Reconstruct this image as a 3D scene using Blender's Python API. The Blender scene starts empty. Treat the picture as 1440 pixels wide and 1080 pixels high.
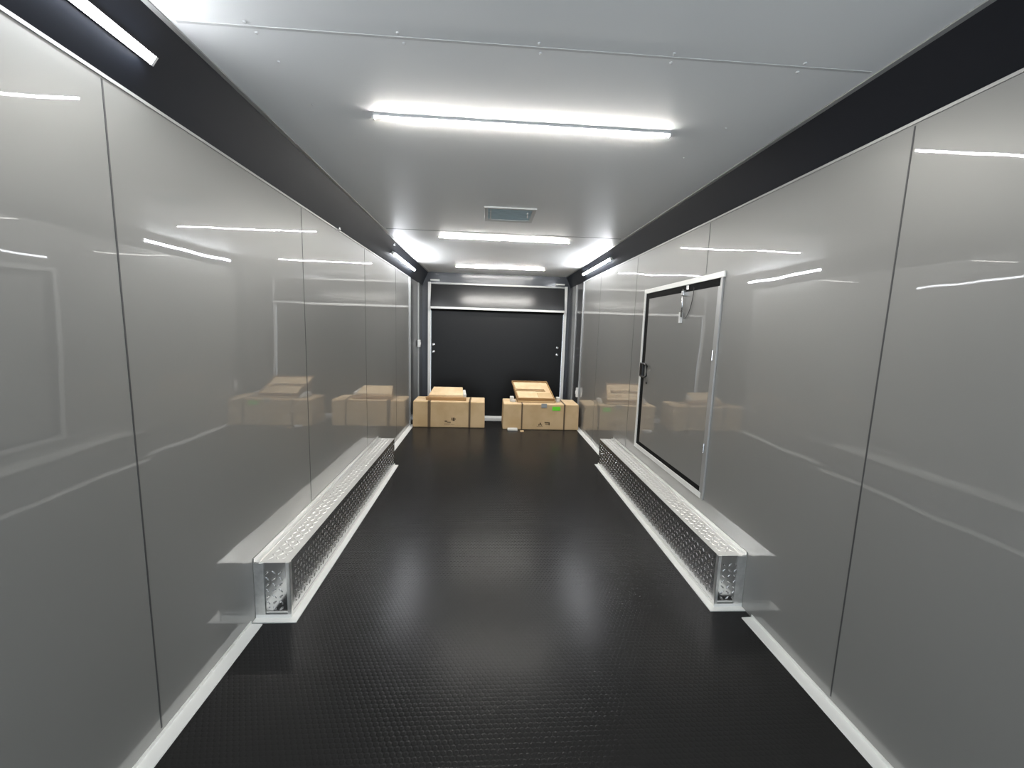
import bpy, bmesh, math, random
from mathutils import Vector, Matrix
random.seed(4)
sc = bpy.context.scene

# ------------------------------------------------------------------ camera
F_PX, YAW, PITCH, ROLL = 579.0, 0.0630, 0.1322, 0.0307
CAM = Vector((-0.146, 0.0, 1.420))
def cam_dir(u, up, fwd):
    cr, sr = math.cos(ROLL), math.sin(ROLL)
    x = u*cr - up*sr; zz = u*sr + up*cr; yy = fwd
    cp, sp = math.cos(PITCH), math.sin(PITCH)
    y = yy*cp + zz*sp; z = -yy*sp + zz*cp
    cy, sy = math.cos(YAW), math.sin(YAW)
    return Vector((x*cy + y*sy, -x*sy + y*cy, z))
cd = bpy.data.cameras.new('camera'); cam = bpy.data.objects.new('camera', cd)
sc.collection.objects.link(cam); sc.camera = cam
cd.sensor_fit = 'HORIZONTAL'; cd.sensor_width = 36; cd.lens = F_PX*36/1440
cd.clip_start = 0.02; cd.clip_end = 100
R, U, Fw = cam_dir(1, 0, 0), cam_dir(0, 1, 0), cam_dir(0, 0, 1)
cam.matrix_world = Matrix(((R.x, U.x, -Fw.x, CAM.x), (R.y, U.y, -Fw.y, CAM.y), (R.z, U.z, -Fw.z, CAM.z), (0, 0, 0, 1)))

# ------------------------------------------------------------------ world: pale daylight outside the open front end behind the camera
w = bpy.data.worlds.new('daylight'); sc.world = w; w.use_nodes = True
w.node_tree.nodes['Background'].inputs[0].default_value = (0.80, 0.90, 1.0, 1)
w.node_tree.nodes['Background'].inputs[1].default_value = 2.8

vs = sc.view_settings
sc.display_settings.display_device = 'sRGB'
vs.view_transform = 'Standard'; vs.look = 'None'; vs.gamma = 1.0; vs.use_curve_mapping = False
vs.exposure = 0.38
LAMP = 245.0            # strength of the strip lamps' diffusers

# ------------------------------------------------------------------ dimensions
W = 1.23               # half width between the side walls
Y0, YS, Y1 = -1.6, 5.84, 7.0
ZL, ZR = 2.088, 2.130  # top of the left / right wall panels
XL, XR = 1.133, 1.147  # where the coves meet the ceiling
H = 2.31

# ------------------------------------------------------------------ materials
def mat(name, base, rough=0.5, metal=0.0, coat=0.0, coat_rough=0.03, spec=0.5, emit=None, es=0.0):
    m = bpy.data.materials.new(name); m.use_nodes = True
    b = m.node_tree.nodes['Principled BSDF']
    b.inputs['Base Color'].default_value = (*base, 1)
    b.inputs['Roughness'].default_value = rough
    b.inputs['Metallic'].default_value = metal
    b.inputs['Coat Weight'].default_value = coat
    b.inputs['Coat Roughness'].default_value = coat_rough
    b.inputs['Specular IOR Level'].default_value = spec
    if emit:
        b.inputs['Emission Color'].default_value = (*emit, 1); b.inputs['Emission Strength'].default_value = es
    return m
def nodes(m): return m.node_tree.nodes, m.node_tree.links, m.node_tree.nodes['Principled BSDF']
def bump_noise(m, scale, dist, stretch=(1, 1, 1), detail=1.0, coat=True, both=True):
    n, l, b = nodes(m)
    tc = n.new('ShaderNodeTexCoord'); mp = n.new('ShaderNodeMapping'); mp.inputs['Scale'].default_value = stretch
    ns = n.new('ShaderNodeTexNoise'); ns.inputs['Scale'].default_value = scale; ns.inputs['Detail'].default_value = detail
    bp = n.new('ShaderNodeBump'); bp.inputs['Strength'].default_value = 1; bp.inputs['Distance'].default_value = dist
    l.new(tc.outputs['Object'], mp.inputs[0]); l.new(mp.outputs[0], ns.inputs['Vector']); l.new(ns.outputs[0], bp.inputs['Height'])
    if both: l.new(bp.outputs[0], b.inputs['Normal'])
    if coat: l.new(bp.outputs[0], b.inputs['Coat Normal'])
    return ns
def vary(m, c1, c2, scale, stretch=(1, 1, 1), detail=4):
    n, l, b = nodes(m)
    tc = n.new('ShaderNodeTexCoord'); mp = n.new('ShaderNodeMapping'); mp.inputs['Scale'].default_value = stretch
    ns = n.new('ShaderNodeTexNoise'); ns.inputs['Scale'].default_value = scale; ns.inputs['Detail'].default_value = detail
    cr = n.new('ShaderNodeValToRGB'); cr.color_ramp.elements[0].position = .35; cr.color_ramp.elements[1].position = .65
    cr.color_ramp.elements[0].color = (*c1, 1); cr.color_ramp.elements[1].color = (*c2, 1)
    l.new(tc.outputs['Object'], mp.inputs[0]); l.new(mp.outputs[0], ns.inputs['Vector']); l.new(ns.outputs[0], cr.inputs[0])
    l.new(cr.outputs[0], b.inputs['Base Color'])

M = {}
M['wall'] = mat('grey_gloss_panel', (.272, .269, .256), rough=.45, metal=.25, coat=1.0, coat_rough=.012)
M['wall'].node_tree.nodes['Principled BSDF'].inputs['Coat IOR'].default_value = 1.75
bump_noise(M['wall'], 3.0, .0030, (1, 1, .45), 0.5)
M['black_wall'] = mat('black_gloss_panel', (.035, .036, .038), rough=.35, coat=.6, coat_rough=.12)
M['cove'] = mat('black_cove_metal', (.0070, .0085, .0125), rough=.42, spec=.10, coat=.05, coat_rough=.06)
bump_noise(M['cove'], 2.0, .001, (1, .6, 1))
M['ceiling'] = mat('satin_white_metal', (.94, .945, .935), rough=.42, metal=.0, spec=.3)
bump_noise(M['ceiling'], 2.0, .002)
M['panel_black'] = mat('black_door_panel', (.006, .006, .006), rough=.42, spec=.3)
bump_noise(M['panel_black'], 2.0, .002)
M['flap_black'] = mat('black_flap_panel', (.035, .036, .037), rough=.24, spec=.5)
M['alu'] = mat('mill_aluminium', (.78, .78, .76), rough=.34, metal=.85)
vary(M['alu'], (.70, .70, .68), (.84, .84, .82), 30, (1, .1, 1))
M['trim'] = mat('satin_silver_trim', (.42, .42, .41), rough=.45, metal=.5)
M['white_trim'] = mat('white_trim', (.80, .80, .77), rough=.4, metal=.2)
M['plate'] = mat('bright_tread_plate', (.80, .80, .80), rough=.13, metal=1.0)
M['plate_side'] = mat('shaded_tread_plate', (.62, .62, .62), rough=.27, metal=1.0)  # same plate, greyer: shade on the side faces put into the colour
M['plate_top'] = mat('lit_tread_plate', (.95, .94, .90), rough=.25, metal=.6)  # same plate, whiter and warmer: light on the top put into the colour
M['seam'] = mat('grey_joint', (.06, .06, .06), rough=.5)
M['battens'] = mat('ceiling_joint', (.70, .70, .69), rough=.45, metal=.1)
M['rubber'] = mat('black_rubber', (.008, .008, .008), rough=.7, spec=.08)
M['black'] = mat('black_plastic', (.008, .008, .008), rough=.35)
M['chrome'] = mat('zinc_hardware', (.75, .75, .75), rough=.25, metal=1)
M['white_plastic'] = mat('white_plastic', (.75, .75, .73), rough=.4)
M['housing'] = mat('lamp_housing', (.7, .7, .7), rough=.4, metal=.3)
M['led'] = mat('lit_diffuser', (.9, .9, .9), emit=(1.0, .972, .92), es=LAMP)
M['led_side'] = mat('lit_diffuser_cool', (.9, .9, .9), emit=(.92, .95, 1.0), es=LAMP*.46)
M['led_near'] = mat('lit_diffuser_near', (.9, .9, .9), emit=(.92, .95, 1.0), es=LAMP*.22)
M['card'] = mat('brown_cardboard', (.50, .36, .20), rough=.8, spec=.2)
vary(M['card'], (.52, .36, .19), (.62, .45, .26), 3.5)
M['card_light'] = mat('pale_cardboard', (.66, .49, .30), rough=.8, spec=.2)
vary(M['card_light'], (.66, .48, .28), (.78, .60, .38), 6)
M['card_dark'] = mat('corrugated_edge', (.30, .19, .09), rough=.85, spec=.2)
M['card_mid'] = mat('shaded_brown_board', (.42, .26, .125), rough=.8, spec=.2)  # deeper cardboard brown, with the shade of tray front and rim painted in
M['strap'] = mat('dark_strap', (.13, .085, .045), rough=.5)
M['green'] = mat('green_sticker', (.16, .80, .03), rough=.6)
M['grey_label'] = mat('grey_label', (.30, .32, .32), rough=.6)
M['ink'] = mat('dark_print', (.13, .085, .045), rough=.8)
M['foam'] = mat('white_foam', (.62, .60, .55), rough=.8)
M['vent_blue'] = mat('tinted_vent_lid', (.52, .64, .68), rough=.45)
M['tape'] = mat('clear_packing_tape', (.60, .48, .32), rough=.25)
M['dark'] = mat('dark_gap', (.004, .004, .004), rough=.8)

# coin-pattern rubber floor: raised dots on a staggered grid
def floor_mat():
    m = mat('coin_rubber_floor', (.0175, .0172, .0168), rough=.24, spec=.105)
    n, l, b = nodes(m)
    tc = n.new('ShaderNodeTexCoord')
    P = .021
    def cell(off):
        mp = n.new('ShaderNodeVectorMath'); mp.operation = 'MULTIPLY'
        mp.inputs[1].default_value = (1/P, 1/(P*1.732), 0)
        l.new(tc.outputs['Object'], mp.inputs[0])
        ad = n.new('ShaderNodeVectorMath'); ad.operation = 'ADD'; ad.inputs[1].default_value = (off, off, 0); l.new(mp.outputs[0], ad.inputs[0])
        fr = n.new('ShaderNodeVectorMath'); fr.operation = 'FRACTION'; l.new(ad.outputs[0], fr.inputs[0])
        sb = n.new('ShaderNodeVectorMath'); sb.operation = 'SUBTRACT'; sb.inputs[1].default_value = (.5, .5, 0); l.new(fr.outputs[0], sb.inputs[0])
        ml = n.new('ShaderNodeVectorMath'); ml.operation = 'MULTIPLY'; ml.inputs[1].default_value = (1, 1.732, 0); l.new(sb.outputs[0], ml.inputs[0])
        ln = n.new('ShaderNodeVectorMath'); ln.operation = 'LENGTH'; l.new(ml.outputs[0], ln.inputs[0])
        return ln.outputs['Value']
    mn = n.new('ShaderNodeMath'); mn.operation = 'MINIMUM'; l.new(cell(0), mn.inputs[0]); l.new(cell(.5), mn.inputs[1])
    mr = n.new('ShaderNodeMapRange'); mr.interpolation_type = 'SMOOTHSTEP'
    mr.inputs['From Min'].default_value = .30; mr.inputs['From Max'].default_value = .46
    mr.inputs['To Min'].default_value = 1; mr.inputs['To Max'].default_value = 0
    l.new(mn.outputs[0], mr.inputs['Value'])
    bp = n.new('ShaderNodeBump'); bp.inputs['Strength'].default_value = .5; bp.inputs['Distance'].default_value = .00068
    l.new(mr.outputs[0], bp.inputs['Height']); l.new(bp.outputs[0], b.inputs['Normal'])
    return m
M['floor'] = floor_mat()

# ------------------------------------------------------------------ mesh helpers
class MB:
    def __init__(s): s.v = []; s.f = []
    def box(s, a, b):
        x0, y0, z0 = a; x1, y1, z1 = b; i = len(s.v)
        s.v += [(x0,y0,z0),(x1,y0,z0),(x1,y1,z0),(x0,y1,z0),(x0,y0,z1),(x1,y0,z1),(x1,y1,z1),(x0,y1,z1)]
        s.f += [tuple(i+k for k in q) for q in ((0,3,2,1),(4,5,6,7),(0,1,5,4),(1,2,6,5),(2,3,7,6),(3,0,4,7))]
        return s
    def hexa(s, bottom, top):
        i = len(s.v); s.v += [tuple(p) for p in bottom] + [tuple(p) for p in top]
        s.f += [tuple(i+k for k in q) for q in ((0,3,2,1),(4,5,6,7),(0,1,5,4),(1,2,6,5),(2,3,7,6),(3,0,4,7))]
        return s
    def prism(s, prof, a, b, ax='y'):
        """closed 2D profile extruded along an axis from a to b"""
        def P(p, t): return {'y': (p[0], t, p[1]), 'x': (t, p[0], p[1]), 'z': (p[0], p[1], t)}[ax]
        i = len(s.v); n = len(prof)
        s.v += [P(p, a) for p in prof] + [P(p, b) for p in prof]
        s.f += [(i+k, i+(k+1) % n, i+n+(k+1) % n, i+n+k) for k in range(n)]
        s.f += [tuple(i+k for k in range(n))[::-1], tuple(i+n+k for k in range(n))]
        return s
    def tube(s, pts, r, n=10):
        pts = [Vector(p) for p in pts]; i0 = len(s.v)
        for k, p in enumerate(pts):
            d = (pts[min(k+1, len(pts)-1)] - pts[max(k-1, 0)]).normalized()
            a = d.cross(Vector((0, 0, 1)))
            if a.length < .05: a = d.cross(Vector((1, 0, 0)))
            a.normalize(); c = d.cross(a)
            rr = r[k] if isinstance(r, (list, tuple)) else r
            for j in range(n):
                t = 2*math.pi*j/n; s.v.append(tuple(p + a*rr*math.cos(t) + c*rr*math.sin(t)))
        for k in range(len(pts)-1):
            for j in range(n):
                s.f.append((i0+k*n+j, i0+k*n+(j+1) % n, i0+(k+1)*n+(j+1) % n, i0+(k+1)*n+j))
        s.f.append(tuple(i0+j for j in range(n))[::-1]); s.f.append(tuple(i0+(len(pts)-1)*n+j for j in range(n)))
        return s
    def lozenge(s, c, n, a, b, L, Wd, h):
        """raised tread bar: centre c, normal n, long axis a, short axis b"""
        c, n, a, b = Vector(c), Vector(n), Vector(a), Vector(b); i = len(s.v)
        ring = [(1,0),(.72,.62),(.25,.95),(-.25,.95),(-.72,.62),(-1,0),(-.72,-.62),(-.25,-.95),(.25,-.95),(.72,-.62)]
        for sc_, hh in ((1, 0), (.62, h*.8)):
            s.v += [tuple(c + a*(x*L/2*sc_) + b*(y*Wd/2*sc_) + n*hh) for x, y in ring]
        s.v.append(tuple(c + n*h))
        for k in range(10):
            s.f.append((i+k, i+(k+1) % 10, i+10+(k+1) % 10, i+10+k)); s.f.append((i+10+k, i+10+(k+1) % 10, i+20))
        return s
    def build(s, name, m, parent=None, bevel=0, smooth=False, seg=2):
        me = bpy.data.meshes.new(name); me.from_pydata(s.v, [], s.f)
        bm = bmesh.new(); bm.from_mesh(me); bmesh.ops.recalc_face_normals(bm, faces=bm.faces[:])
        bm.to_mesh(me); bm.free()
        if smooth:
            for p in me.polygons: p.use_smooth = True
        me.materials.append(m)
        o = bpy.data.objects.new(name, me); sc.collection.objects.link(o)
        if parent:
            o.parent = parent; off = Vector((0, 0, 0)); q = parent
            while q: off += q.location; q = q.parent
            me.transform(Matrix.Translation(-off))
        if bevel:
            b = o.modifiers.new('bevel', 'BEVEL'); b.width = bevel; b.segments = seg; b.limit_method = 'ANGLE'
        return o
def root(name, loc, label=None, cat=None, group=None, kind=None):
    o = bpy.data.objects.new(name, None); o.empty_display_size = .05; sc.collection.objects.link(o); o.location = loc
    return tag(o, label, cat, group, kind)
def tag(o, label=None, cat=None, group=None, kind=None):
    if label: o['label'] = label
    if cat: o['category'] = cat
    if group: o['group'] = group
    if kind: o['kind'] = kind
    return o
def struct(o, label, cat): return tag(o, label, cat, None, 'structure')

# ------------------------------------------------------------------ the setting
YB = 6.25                                   # the floor dips from here to the rear sill
fl = MB().prism([(Y0, 0), (YB, 0), (Y1, -.16), (Y1, -.28), (Y0, -.12)], -W-.04, W+.04, 'x').build('floor', M['floor'])
struct(fl, 'black coin pattern rubber floor running to the rear door', 'floor')

struct(MB().box((-XL-.12, Y0, H), (XR+.12, Y1+.05, H+.05)).build('ceiling', M['ceiling']), 'satin pale grey metal ceiling over the whole trailer', 'ceiling')
struct(MB().box((-W-.04, Y0, -.05), (-W, YS, ZL)).build('wall_left', M['wall']), 'glossy grey panelled wall on the left', 'wall')
struct(MB().box((W, Y0, -.05), (W+.04, YS+.1, ZR)).build('wall_right', M['wall']), 'glossy grey panelled wall on the right with the access door', 'wall')
fr = MB().box((-W-.04, Y0-.04, -.12), (-W+.10, Y0, H+.05)).box((W-.10, Y0-.04, -.12), (W+.04, Y0, H+.05)).box((-W+.10, Y0-.04, H-.12), (W-.10, Y0, H+.05))
struct(fr.build('wall_front', M['wall']), 'grey frame round the open front end behind the viewer', 'wall')
struct(MB().box((-W-.04, YS, -.30), (-W, Y1, ZL)).build('wall_rear_left', M['black_wall']), 'short black wall panel at the left rear corner', 'wall')
struct(MB().box((W, YS+.1, -.30), (W+.04, Y1, ZR)).build('wall_rear_right', M['black_wall']), 'short black wall panel at the right rear corner', 'wall')
# rear wall: black header and side posts round the ramp opening
JL, JR, JT, SILL = -1.135, 1.180, 2.150, -.115
bw = MB().box((-W-.04, Y1, -.30), (JL, Y1+.06, JT)).box((JR, Y1, -.30), (W+.04, Y1+.06, JT))
bw.hexa([(-W-.04, Y1-.002, JT), (W+.04, Y1-.002, JT), (W+.04, Y1+.06, JT), (-W-.04, Y1+.06, JT)],
        [(-W-.04, Y1-.008, H), (W+.04, Y1-.008, H), (W+.04, Y1+.06, H), (-W-.04, Y1+.06, H)])
M['header'] = mat('black_header_metal', (.05, .055, .065), rough=.4, coat=.35, coat_rough=.10)
bump_noise(M['header'], 3, .003)
struct(bw.build('wall_back', M['header']), 'black header and corner posts round the rear ramp door', 'wall')

def cove(side, ztop, xc, y0, y1):
    # concave cove cut from the corner: arc from wall top to ceiling edge
    n = 10; P = []
    for k in range(n+1):
        t = k/n
        x = W + (xc-W)*t; z = ztop + (H-ztop)*t
        bow = .003*math.sin(math.pi*t)
        P.append((side*(x+bow*.9), z+bow*.45))
    P += [(side*(xc+.02), H+.045), (side*(W+.04), H+.045), (side*(W+.04), ztop)]
    return MB().prism(P, y0, y1)
struct(cove(-1, ZL, XL, Y0, Y1).build('trim_1', M['cove']), 'glossy black cove along the top of the left wall', 'cove trim')
struct(cove(1, ZR, XR, Y0, Y1).build('trim_2', M['cove']), 'glossy black cove along the top of the right wall', 'cove trim')
# thin silver strips on both edges of each cove
for k, (s, zt, xc) in enumerate(((-1, ZL, XL), (1, ZR, XR))):
    side = 'left' if s < 0 else 'right'
    a = MB().prism([(s*W, zt-.008), (s*(W-.004), zt-.008), (s*(W-.004), zt+.002), (s*W, zt+.002)], Y0, YS+(.1 if s > 0 else 0)).build(f'trim_{3+k}', M['trim'])
    struct(a, f'thin silver strip between the {side} wall and its black cove', 'trim strip')
    b = MB().prism([(s*(xc-.012), H), (s*(xc-.012), H-.005), (s*(xc+.006), H-.008), (s*(xc+.006), H)], Y0, Y1-.01).build(f'trim_{5+k}', M['trim'])
    struct(b, f'thin silver strip between the ceiling and the {side} black cove', 'trim strip')

# wall panel joints
tn = 7
for s, ys, words in ((-1, (1.31, 2.545, 3.775, 5.0), ('nearest', 'second', 'third', 'farthest')), (1, (1.362, 2.604, 3.847, 5.09), ('nearest', 'second', 'third', 'farthest'))):
    side = 'left' if s < 0 else 'right'; zt = ZL if s < 0 else ZR
    for y, wd in zip(ys, words):
        z0 = .295 if 1.95 < y < 4.15 else .03
        if s > 0 and abs(y-2.604) < .01: segs = [(1.805, zt-.014)]
        else: segs = [(z0, zt-.014)]
        m = MB()
        for a, b in segs:
            m.box((s*W-(.0012 if s > 0 else 0), y-.0025, a), (s*W+(.0012 if s < 0 else 0), y+.0025, b))
        struct(m.build(f'trim_{tn}', M['seam']), f'{wd} vertical panel joint on the {side} wall', 'panel joint'); tn += 1
# ceiling joints: a flat batten with paired screws, and a farther plain one
t = MB().box((-XL+.03, 1.430, H-.0012), (XR-.03, 1.440, H)).build(f'trim_{tn}', M['battens']); tn += 1
struct(t, 'thin ceiling joint strip with paired screws nearest the viewer', 'ceiling joint')
for x in (-.889, -.437, 0, .434, .873):
    for dx, dy in ((-.004, -.022), (.006, .024)):
        MB().tube([(x+dx, 1.435+dy, H), (x+dx, 1.435+dy, H-.003), (x+dx, 1.435+dy, H-.0042)], [.0055, .005, .002], 8).build('screw', M['battens'], t)
t2 = MB().box((-XL+.03, 4.028, H-.0012), (XR-.03, 4.036, H)).build(f'trim_{tn}', M['seam']); tn += 1
struct(t2, 'fine ceiling joint just before the middle ceiling lamp', 'ceiling joint')
t3 = MB()
for x, y in ((-.885, 1.875), (.864, 1.855), (-.885, 1.60), (.83, 2.17)):
    t3.tube([(x, y, H), (x, y, H-.003)], [.0045, .003], 8)
struct(t3.build(f'trim_{tn}', M['battens']), 'small screw heads in the ceiling beside the nearest lamp', 'screws'); tn += 1

# base angle along the floor, stepping round the wheel boxes
BY0, BY1 = 1.89, 4.17
for s, nm in ((-1, 'baseboard_left'), (1, 'baseboard_right')):
    m = MB(); yb = YS+.1
    ya = Y0
    for a, b in ((ya, BY0-.045), (BY1+.04, yb)):
        m.prism([(s*W, 0), (s*W, .018), (s*(W-.004), .018), (s*(W-.004), .005), (s*(W-.052), .0035), (s*(W-.054), 0)], a, b)
    struct(m.build(nm, M['white_trim']), f'white metal angle along the floor at the {"left" if s<0 else "right"} wall', 'floor trim')

# ------------------------------------------------------------------ rear: vertical silver strips on the corner walls
for (x, y, wd, label) in ((-W, 5.87, .030, 'silver upright strip where the left grey wall ends'), (-W, 6.585, .040, 'silver upright door track strip deep in the left rear corner'),
                          (W, 5.98, .030, 'silver upright strip where the right grey wall ends'), (W, 6.46, .040, 'silver upright door track strip deep in the right rear corner')):
    s = -1 if x < 0 else 1; zt = (ZL if s < 0 else ZR)-.002
    z0 = .0 if y < 6.1 else -.07
    m = MB().box((min(x, x-s*.014), y-wd/2, z0), (max(x, x-s*.014), y+wd/2, zt)).build(f'trim_{tn}', M['trim']); tn += 1
    struct(m, label, 'wall trim')
# switch plates
def switch_plate(x, y, z, hw, hh, label):
    s = -1 if x < 0 else 1
    r = root('switch_box', (x-s*.014, y, z), label, 'switch')
    MB().box((x-s*.014-.0 if s > 0 else x+.014, y-hw, z-hh), (x-s*.044, y+hw, z+hh)).build('box', M['white_plastic'], r, .003)
    MB().box((x-s*.044, y-hw*.4, z-hh*.35), (x-s*.052, y+hw*.4, z+hh*.35)).build('toggle', M['white_plastic'], r, .001)
switch_plate(-W, 6.50, 1.158, .05, .055, 'white switch box on the silver strip beside the rear door, left side')
switch_plate(W, 5.98, .52, .025, .068, 'small white switch box low on the right silver strip above the carton')

# ------------------------------------------------------------------ rear ramp door
d = root('door_1', (0, Y1, SILL), 'black rear ramp door with silver frame and upper flap', 'ramp door', None, 'structure')
MB().box((JL, Y1-.03, SILL), (JL+.045, Y1+.02, JT)).build('jamb', M['white_trim'], d, .003)
MB().box((JR-.045, Y1-.03, SILL), (JR, Y1+.02, JT)).build('jamb', M['white_trim'], d, .003)
MB().box((JL+.045, Y1-.015, JT-.030), (JR-.045, Y1+.02, JT)).build('head_rail', M['trim'], d, .003)
MB().box((JL+.045, Y1+.03, SILL), (JR-.045, Y1+.06, 1.700)).build('ramp_panel', M['panel_black'], d)
MB().hexa([(JL+.045, Y1-.072, 1.753), (JR-.045, Y1-.072, 1.753), (JR-.045, Y1+.06, 1.753), (JL+.045, Y1+.06, 1.753)],
          [(JL+.045, Y1+.012, JT-.03), (JR-.045, Y1+.012, JT-.03), (JR-.045, Y1+.06, JT-.03), (JL+.045, Y1+.06, JT-.03)]).build('flap_panel', M['flap_black'], d)
MB().box((JL+.045, Y1-.095, 1.718), (JR-.045, Y1+.02, 1.7525)).build('cross_rail', M['white_trim'], d, .003)
MB().box((JL+.045, Y1-.004, 1.690), (JR-.045, Y1+.05, 1.718)).build('shadow_gap_strip', M['rubber'], d)  # black strip drawn for the shadow gap below the cross rail
MB().box((JL, Y1-.36, SILL+.008), (JR, Y1-.30, SILL+.030)).build('sill', M['white_trim'], d, .003) if False else None
MB().prism([(Y1-.10, SILL-.03), (Y1-.10, SILL+.02), (Y1-.02, SILL+.035), (Y1+.02, SILL+.035), (Y1+.02, SILL-.03)], JL+.045, JR-.045, 'x').build('sill', M['white_trim'], d, .003)
for x in (-1.045, 1.052):
    for z in (1.125, 1.005):
        MB().tube([(x, Y1+.03, z), (x, Y1+.012, z), (x, Y1+.006, z)], [.024, .022, .010], 10).build('bolt', M['chrome'], d, smooth=False)
for x, sg in ((-1.02, 1), (1.05, -1)):
    MB().box((x-.075, Y1-.055, JT+.018), (x+.075, Y1-.004, JT+.042)).build('hinge_bracket', M['white_trim'], d, .003)

# ------------------------------------------------------------------ wheel boxes
def tread(m, origin, ua, ub, n, La, Lb, pitch=.031, h=.0028):
    ua, ub, n, o = Vector(ua), Vector(ub), Vector(n), Vector(origin)
    na, nb = int(La/pitch), int(Lb/pitch)
    oa, ob = (La-na*pitch)/2+pitch/2, (Lb-nb*pitch)/2+pitch/2
    p, q = (ua+ub).normalized(), (ua-ub).normalized()
    for i in range(na):
        for j in range(nb):
            c = o + ua*(oa+i*pitch) + ub*(ob+j*pitch)
            a, b = (p, q) if (i+j) % 2 else (q, p)
            m.lozenge(c, n, a, b, .027, .0105, h)
def wheel_box(s, y0, y1, xin, ztop, label):
    # s=-1 left, +1 right ; xin = distance of the inner face from the centre line
    r = root('wheel_well_box', (s*(W+xin)/2, (y0+y1)/2, 0), label, 'wheel well box')
    X = lambda x: s*x
    def bx(a, b): return (min(X(a[0]), X(b[0])), a[1], a[2]), (max(X(a[0]), X(b[0])), b[1], b[2])
    m = MB(); m.box(*bx((xin, y0+.002, 0), (W-.001, y1, ztop-.002)))
    tread(m, (X(xin), y0+.03, .02), (0, 1, 0), (0, 0, 1), (-s, 0, 0), y1-y0-.05, ztop-.045)
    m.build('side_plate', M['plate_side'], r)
    m = MB(); m.box(*bx((xin+.003, y0, .004), (W-.002, y0+.002, ztop-.004)))
    tread(m, (X(xin+.018), y0, .02), (s, 0, 0), (0, 0, 1), (0, -1, 0), W-xin-.05, ztop-.045)
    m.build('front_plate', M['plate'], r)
    m = MB(); m.box(*bx((xin-.001, y0-.001, ztop-.002), (W-.001, y1+.001, ztop)))
    tread(m, (X(xin+.014), y0+.02, ztop), (0, 1, 0), (s, 0, 0), (0, 0, 1), y1-y0-.04, W-xin-.045, pitch=.031, h=.0026)
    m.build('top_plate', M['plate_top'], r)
    # wall angle above the top, wall angle at the front, corner strip, floor flanges
    m = MB().box(*bx((W-.026, y0-.004, ztop), (W-.001, y1, ztop+.0035))).box(*bx((W-.005, y0-.004, ztop+.0035), (W-.001, y1, ztop+.022)))
    m.build('wall_angle', M['alu'], r)
    MB().box(*bx((W-.046, y0-.006, .004), (W-.001, y0-.001, ztop-.002))).build('front_angle', M['alu'], r)
    MB().box(*bx((xin-.003, y0-.005, .004), (xin+.014, y0-.001, ztop))).box(*bx((xin-.0035, y0-.005, .004), (xin-.001, y0+.014, ztop))).build('corner_strip', M['alu'], r)
    # floor flange: mitred round the box
    f = .040
    m = MB()
    a = [(X(xin-f), y0-f, 0), (X(xin), y0, 0), (X(xin), y1, 0), (X(xin-f), y1, 0)]
    m.hexa(a, [(p[0], p[1], .004) for p in a])
    a = [(X(xin-f), y0-f, 0), (X(W-.001), y0-f, 0), (X(W-.001), y0, 0), (X(xin), y0, 0)]
    m.hexa(a, [(p[0], p[1], .004) for p in a])
    m.box(*bx((xin-.004, y0-.006, .004), (xin-.001, y1, .020))).box(*bx((xin-.004, y0-.009, .004), (W-.002, y0-.006, .020)))
    m.build('floor_flange', M['white_trim'], r)
    return r
wheel_box(-1, 1.893, 4.14, 1.066, .285, 'silver tread plate wheel box along the floor of the left wall')
wheel_box(1, 1.935, 4.23, 1.080, .287, 'silver tread plate wheel box under the access door, right wall')

# ------------------------------------------------------------------ access door in the right wall
dy0, dy1, dz0, dz1 = 2.375, 3.600, .395, 1.795
e = root('door_2', (W, (dy0+dy1)/2, dz0), 'grey side access door with silver frame and black gasket', 'access door', None, 'structure')
fw = .036
m = MB().box((W-.012, dy0, dz1-fw), (W, dy0+fw, dz1)).box((W-.012, dy1-fw, dz0), (W, dy1, dz1))
m.box((W-.012, dy0+fw, dz1-fw), (W, dy1-fw, dz1)).box((W-.012, dy0+fw, dz0), (W, dy1-fw, dz0+fw))
m.build('frame', M['white_trim'], e, .002)
MB().box((W-.012, dy0+.010, dz0), (W, dy0+fw-.002, dz1-fw)).build('hinge_post', M['trim'], e, .002)
iy0, iy1, iz0, iz1 = dy0+fw, dy1-fw, dz0+fw, dz1-fw
g = MB().box((W-.005, iy0, iz1-.047), (W, iy1, iz1)).box((W-.005, iy0, iz0), (W, iy1, iz0+.034)).box((W-.005, iy1-.070, iz0+.034), (W, iy1, iz1-.047))
g.build('gasket', M['rubber'], e)
MB().box((W-.006, iy0+.022, iz0+.034), (W, iy1-.070, iz1-.047)).build('panel', M['wall'], e)
MB().box((W-.009, iy0, iz0), (W-.0055, iy0+.022, iz1-.047)).build('hinge_strip', M['trim'], e)
for z in (1.30, .72):
    MB().tube([(W-.014, dy0+.045, z-.03), (W-.014, dy0+.045, z+.03)], .005, 8).build('hinge', M['chrome'], e)
MB().box((W-.010, 2.80, iz1-.034), (W-.005, 2.83, iz1-.004)).build('gasket_clip', M['chrome'], e)
# latch: black loop handle with keeper
lt = MB().box((W-.026, 3.495, 1.045), (W-.006, 3.560, 1.165)).build('latch', M['black'], e, .004)
hx = W-.034
MB().tube([(W-.016, 3.515, 1.158), (hx, 3.50, 1.162), (hx, 3.40, 1.162), (hx, 3.372, 1.148), (hx, 3.370, 1.066), (hx, 3.40, 1.050), (hx, 3.50, 1.050), (W-.016, 3.515, 1.054)], .007, 8).build('handle', M['black'], lt, smooth=True)
MB().tube([(W-.006, 3.42, 1.000), (W-.014, 3.42, 1.000)], .010, 10).build('key_lock', M['black'], e)
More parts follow.
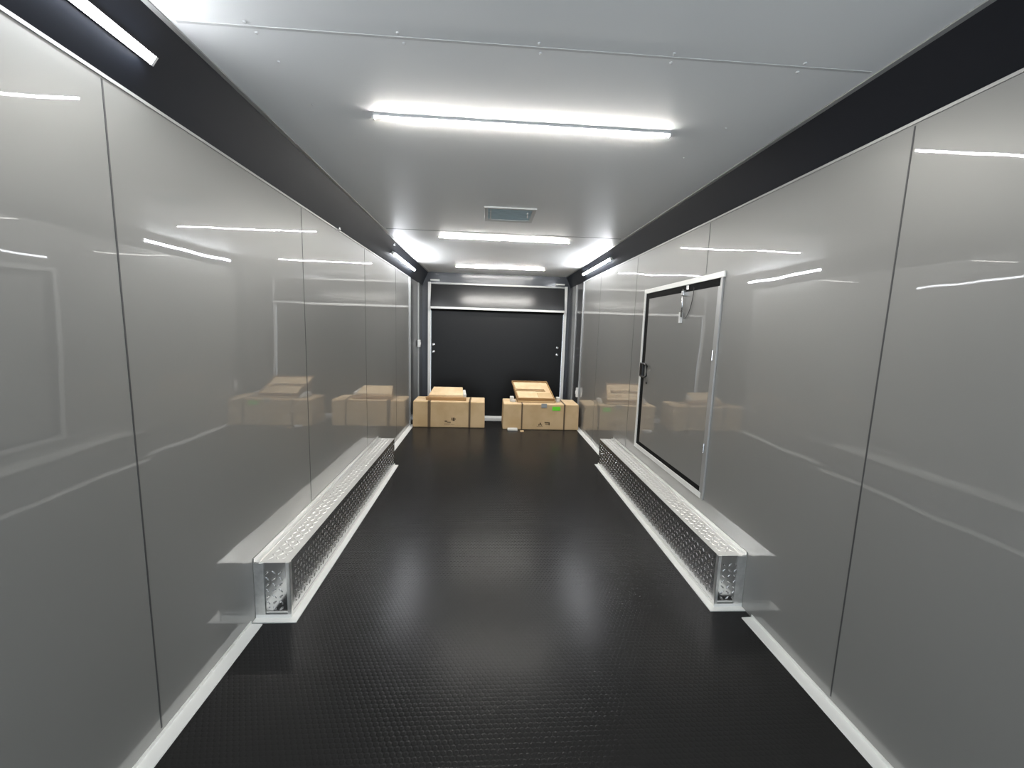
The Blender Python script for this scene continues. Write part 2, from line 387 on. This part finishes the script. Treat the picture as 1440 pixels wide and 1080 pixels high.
# hold-open rod and retaining cable below the top rail
br = MB().box((W-.026, 2.838, 1.688), (W-.006, 2.872, 1.722)).build('bracket', M['chrome'], e, .002)
MB().tube([(W-.020, 2.853, 1.735), (W-.020, 2.856, 1.54)], .006, 8).build('hold_open_rod', M['chrome'], e, smooth=True)
MB().box((W-.026, 2.862, 1.50), (W-.006, 2.885, 1.575)).build('rod_end', M['white_plastic'], e, .002)
pts = []
for k in range(15):
    t = k/14; pts.append((W-.012, 2.835-.115*math.sin(t*math.pi/2), 1.53+.215*(1-math.cos(t*math.pi/2))))
MB().tube(pts, .0022, 6).build('retaining_cable', M['black'], e, smooth=True)

# ------------------------------------------------------------------ strip lamps
def strip_lamp(c, length, axis, normal, label, group, wd=.026, mt='led', hd=.006, lift=0.0, hh=.008, side=.004):
    """base mounted at c with outward normal; axis = long direction"""
    a, n = Vector(axis).normalized(), Vector(normal).normalized(); b = n.cross(a)
    r = root('strip_light', c, label, 'strip light', group)
    c = Vector(c) + n*lift
    if lift: MB().hexa([tuple(c + a*x + b*y + n*z) for x, y, z in ((-length/2, -.008, -.9*lift), (length/2, -.008, -.9*lift), (length/2, .008, -.9*lift), (-length/2, .008, -.9*lift))], [tuple(c + a*x + b*y) for x, y in ((-length/2, -.010), (length/2, -.010), (length/2, .010), (-length/2, .010))]).build('mounting_wedge', M['housing'], r)
    def blk(a0, a1, b0, b1, n0, n1):
        B = [c + a*x + b*y + n*z for z in (n0, n1) for x, y in ((a0, b0), (a1, b0), (a1, b1), (a0, b1))]
        return MB().hexa(B[:4], B[4:])
    L = length/2
    blk(-L-.006, L+.006, -wd/2-.003, wd/2+.003, 0, hh).build('housing', M['housing'], r, .001)
    # rounded diffuser
    n_ = 8; vb = MB(); i = 0
    prof = [(-wd/2, hh)] + [(-wd/2*math.cos(math.pi*k/n_), hh+side+hd*math.sin(math.pi*k/n_)) for k in range(n_+1)] + [(wd/2, hh)]
    k_ = len(prof)
    vb.v = [tuple(c + a*x + b*p + n*q) for x in (-L, L) for p, q in prof]
    vb.f = [(j, (j+1) % k_, k_+(j+1) % k_, k_+j) for j in range(k_)] + [tuple(range(k_))[::-1], tuple(range(k_, 2*k_))]
    vb.build('diffuser', M[mt], r, smooth=False)
    for s in (-1, 1):
        x0, x1 = sorted((s*L, s*(L+.008)))
        blk(x0, x1, -wd/2-.003, wd/2+.003, hh, hh+.007+hd).build('end_cap', M['housing'], r, .001)
    return r
strip_lamp((-.002, 1.925, H), 1.29, (1, 0, 0), (0, 0, -1), 'lit ceiling strip lamp nearest the viewer, the longest looking', 'ceiling strip lamps', .016, 'led', .003, 0, .009, .0012)
strip_lamp((.008, 4.265, H), 1.29, (1, 0, 0), (0, 0, -1), 'lit ceiling strip lamp just beyond the square vent', 'ceiling strip lamps', .016, 'led', .003, 0, .009, .0012)
strip_lamp((.022, 6.225, H), 1.29, (1, 0, 0), (0, 0, -1), 'lit ceiling strip lamp farthest back above the rear header', 'ceiling strip lamps', .016, 'led', .003, 0, .009, .0012)
def cove_pt(s, t, zt, xc):
    bow = .003*math.sin(math.pi*t)
    return (s*(W+(xc-W)*t+bow*.9), zt+(H-zt)*t+bow*.45)
for (s, zt, xc, ym, label) in ((-1, ZL, XL, .76, 'lit strip lamp on the left cove cut by the top edge of the picture'),
                              (-1, ZL, XL, 5.26, 'lit strip lamp on the left cove near the rear door'),
                              (1, ZR, XR, 5.20, 'lit strip lamp on the right cove near the rear door')):
    p = cove_pt(s, .50, zt, xc)
    tx = Vector((s*(xc-W), 0, H-zt)).normalized()      # up the cove
    nn = Vector((-s*tx.z*1.0, 0, s*tx.x)).normalized()
    if nn.z > 0: nn = Vector((-s*abs(tx.z), 0, -abs(tx.x)))
    nn = (Matrix.Rotation(math.radians(12)*(-1 if s < 0 else 1)*-1, 4, 'Y') @ nn)
    strip_lamp((p[0], ym, p[1]), 1.30, (0, 1, 0), nn, label, 'cove strip lamps', .024, 'led_near' if ym < 2 else 'led_side', .010, .006)
# lamp clips on the left cove
for (y, t, label) in ((3.13, .02, 'tiny silver clip on the lower edge of the left cove'), (4.55, .80, 'tiny silver clip above the far left cove lamp')):
    p = cove_pt(-1, t, ZL, XL)
    o = MB().box((p[0]+.002, y-.02, p[1]-.012), (p[0]+.018, y+.006, p[1]+.010)).box((p[0]+.002, y+.008, p[1]-.006), (p[0]+.012, y+.03, p[1]+.004)).build('clip', M['chrome'], None, .002)
    tag(o, label, 'clip')

# ------------------------------------------------------------------ roof vent
v = root('roof_vent', (.006, 3.37, H), 'square roof vent with pale frame and bluish lid in the ceiling', 'roof vent')
x0, x1, y0, y1 = -.190, .200, 3.17, 3.56
m = MB(); fwv = .028
m.box((x0, y0, H-.012), (x1, y0+fwv, H-.0005)).box((x0, y1-fwv*1.6, H-.012), (x1, y1, H-.0005)).box((x0, y0+fwv, H-.012), (x0+fwv, y1-fwv*1.6, H-.0005)).box((x1-fwv, y0+fwv, H-.012), (x1, y1-fwv*1.6, H-.0005))
m.build('frame', M['white_plastic'], v, .003)
MB().box((x0+fwv, y0+fwv, H-.002), (x1-fwv, y1-fwv*1.6, H-.0005)).build('lid', M['vent_blue'], v)
m = MB()
for k in range(1, 9):
    yy = y0+fwv+k*.034; m.box((x0+fwv, yy, H-.0045), (x1-fwv, yy+.004, H-.0025))
m.build('screen', M['vent_blue'], v)
m = MB().box((x0+fwv+.016, y0+.07, H-.010), (x0+fwv+.026, y1-.06, H-.0045)).build('side_arm', M['white_plastic'], v)
MB().tube([(x1-.062, y0+.10, H-.012), (x1-.050, y0+.22, H-.012)], .006, 8).build('crank', M['white_plastic'], v)

# ------------------------------------------------------------------ cartons at the rear
def carton(x0, x1, y0, y1, zt, label, straps, marks, sticker=None, lab=None, skew=0):
    r = root('cardboard_box', ((x0+x1)/2, (y0+y1)/2, 0), label, 'cardboard box', 'large strapped cartons on the floor')
    m = MB(); nx = 12
    # slightly bulged body
    rings = []
    b = .006
    m.hexa([(x0, y0, .001), (x1, y0+skew, .001), (x1, y1, .001), (x0, y1, .001)], [(x0+b, y0+b, zt), (x1-b, y0+skew+b, zt), (x1-b, y1-b, zt), (x0+b, y1-b, zt)])
    m.build('carton', M['card'], r, .010, seg=3)
    yf = lambda x: y0 + skew*(x-x0)/(x1-x0)
    # top flaps, a shade proud, with the tape seam between
    ym = (y0+y1)/2
    MB().box((x0+.012, yf((x0+x1)/2)+.02, zt), (x1-.012, ym-.004, zt+.003)).build('flap', M['card_light'], r)
    MB().box((x0+.012, ym+.004, zt), (x1-.012, y1-.014, zt+.003)).build('flap', M['card_light'], r)
    for sx, sw in straps:
        f = yf(sx)
        MB().box((sx-sw, f-.003, .004), (sx+sw, f+.005, zt+.006)).box((sx-sw, f+.005, zt+.0032), (sx+sw, y1+.001, zt+.006)).build('strap', M['strap'], r)
    mk = MB()
    for (a, z_, ww, hh) in marks: mk.box((a, yf(a)-.0012, z_), (a+ww, yf(a)+.004, z_+hh))
    mk.build('printed_mark', M['ink'], r)
    if sticker: a, z_, ww, hh = sticker; tag(MB().box((a, yf(a)-.0022, z_), (a+ww, yf(a)+.004, z_+hh)).build('sticker', M['green'], r), 'bright green sticker')
    if lab: a, z_, ww, hh = lab; tag(MB().box((a, yf(a)-.0018, z_), (a+ww, yf(a)+.004, z_+hh)).build('label', M['grey_label'], r), 'small grey label')
    return r
carton(-1.178, -.158, 5.79, 6.22, .372, 'large strapped cardboard box on the floor left of the rear door', ((-.945, .020), (-.375, .014)),
       ((-.725, .085, .035, .016), (-.69, .072, .05, .012), (-.735, .050, .085, .005), (-.63, .105, .012, .04), (-.612, .098, .028, .048), (-.58, .12, .012, .014), (-.64, .045, .05, .004)))
carton(.100, 1.195, 5.74, 6.20, .368, 'large strapped cardboard box with a green sticker on the floor, right side', ((.372, .010), (.982, .011)),
       ((.615, .060, .012, .028), (.632, .070, .018, .034), (.655, .060, .010, .022), (.59, .05, .09, .004), (.70, .100, .075, .016), (.71, .082, .05, .008), (.76, .070, .016, .03)),
       sticker=(.805, .285, .115, .055), lab=(.645, .322, .080, .060))
# rope of loose wrap on the right carton's left edge
# flattened cartons on the left box
def sheet_stack(name, quad_b, z0, z1, m_, label, cat, group=None, extra=None):
    o = MB().hexa([(x, y, z0) for x, y in quad_b], [(x, y, z1) for x, y in quad_b]).build(name, m_, None, .004)
    return tag(o, label, cat, group)
r = root('cardboard_tray', (-.72, 6.0, .378), 'low cardboard tray lying on top of the left large box', 'cardboard tray')
MB().hexa([(-1.00, 5.87, .378), (-.43, 5.87, .378), (-.47, 6.18, .378), (-.95, 6.18, .378)],
          [(-1.01, 5.86, .425), (-.43, 5.86, .425), (-.47, 6.19, .425), (-.95, 6.19, .425)]).build('body', M['card_mid'], r, .004)
MB().hexa([(-.965, 5.90, .425), (-.475, 5.90, .425), (-.50, 6.19, .435), (-.93, 6.19, .435)],
          [(-.965, 5.90, .455), (-.475, 5.90, .455), (-.50, 6.19, .530), (-.93, 6.19, .530)]).build('lid', M['card_light'], r, .004)
MB().hexa([(-.472, 5.91, .426), (-.430, 5.91, .426), (-.445, 6.10, .426), (-.49, 6.10, .426)],
          [(-.472, 5.91, .462), (-.430, 5.91, .462), (-.455, 6.12, .500), (-.49, 6.12, .500)]).build('end_flap', M['foam'], r)
# tilted open tray on the right box
TB = 6.18
tr = root('cardboard_tray', (.58, 6.0, .374), 'open cardboard tray on its carton, tilted up at the back, on the right large box', 'cardboard tray')
a0 = math.radians(30)
def tl(x, u, n_):   # tray frame: u up the slope, n_ off the slope; the back end is a little narrower and shifted left
    k = u/.40
    xx = x - .075*k
    return (xx, 5.86 + u*math.cos(a0) - n_*math.sin(a0), .415 + u*math.sin(a0) + n_*math.cos(a0))
def slab(x0, x1, u0, u1, n0, n1, xs=0):
    B = [tl(x, u, z) for z in (n0, n1) for x, u in ((x0, u0), (x1, u0), (x1, u1), (x0, u1))]
    return MB().hexa(B[:4], B[4:])
slab(.315, .850, 0, .40, 0, .006).build('base', M['card_light'], tr)
m = slab(.315, .850, -.006, 0, -.01, .034); m2 = slab(.315, .322, 0, .40, .006, .034); m.v += m2.v; m.f += [tuple(i+8 for i in q) for q in m2.f]
m2 = slab(.843, .850, 0, .40, .006, .034); m.v += m2.v; m.f += [tuple(i+16 for i in q) for q in m2.f]
m2 = slab(.315, .850, .40, .406, -.01, .034); m.v += m2.v; m.f += [tuple(i+24 for i in q) for q in m2.f]
m.build('rim', M['card_mid'], tr)
slab(.335, .62, .02, .17, .007, .022).build('insert', M['card_light'], tr, .002)
slab(.63, .835, .02, .15, .007, .014).build('insert', M['card'], tr, .002)
slab(.335, .76, .22, .38, .007, .026).build('insert', M['card_light'], tr, .002)
slab(.33, .77, .185, .205, .007, .012).build('divider', M['card_dark'], tr, .001)
r = tr
MB().hexa([(.31, 5.85, .3742), (.865, 5.85, .3742), (.865, 6.17, .3742), (.31, 6.17, .3742)], [(.31, 5.85, .402), (.865, 5.85, .402), (.80, 6.17, .55), (.26, 6.17, .55)]).build('base_carton', M['card_dark'], r, .003)
MB().box((.32, 5.846, .378), (.85, 5.851, .398)).build('flap', M['card'], r)
o = MB().box((.205, 5.90, .3742), (.262, 5.99, .445)).box((.23, 5.88, .3742), (.285, 5.90, .41)).build('foam_block', M['foam'], None, .006)
tag(o, 'small pale foam block on the right carton, left of the tilted tray', 'foam block', None)
o = MB().box((.895, 5.93, .3742), (.945, 6.03, .440)).box((.885, 5.90, .3742), (.925, 5.93, .405)).build('foam_block', M['foam'], None, .006)
tag(o, 'small pale foam block on the right carton, right of the tilted tray', 'foam block', None)
o = MB().hexa([(.17, 5.66, .001), (.31, 5.655, .001), (.315, 5.735, .001), (.165, 5.735, .001)], [(.175, 5.665, .028), (.305, 5.66, .020), (.31, 5.73, .03), (.17, 5.73, .03)]).build('foam_scrap', M['foam'], None, .004)
tag(o, 'pale packing scrap on the floor before the right carton', 'packing scrap', None)
o = MB().hexa([(.345, 5.60, .001), (.395, 5.60, .001), (.40, 5.66, .001), (.34, 5.65, .001)], [(.35, 5.605, .012), (.39, 5.605, .010), (.395, 5.65, .012), (.345, 5.645, .012)]).build('foam_scrap', M['card'], None, .003)
tag(o, 'tiny cardboard scrap on the floor right of the pale packing scrap', 'packing scrap', None)
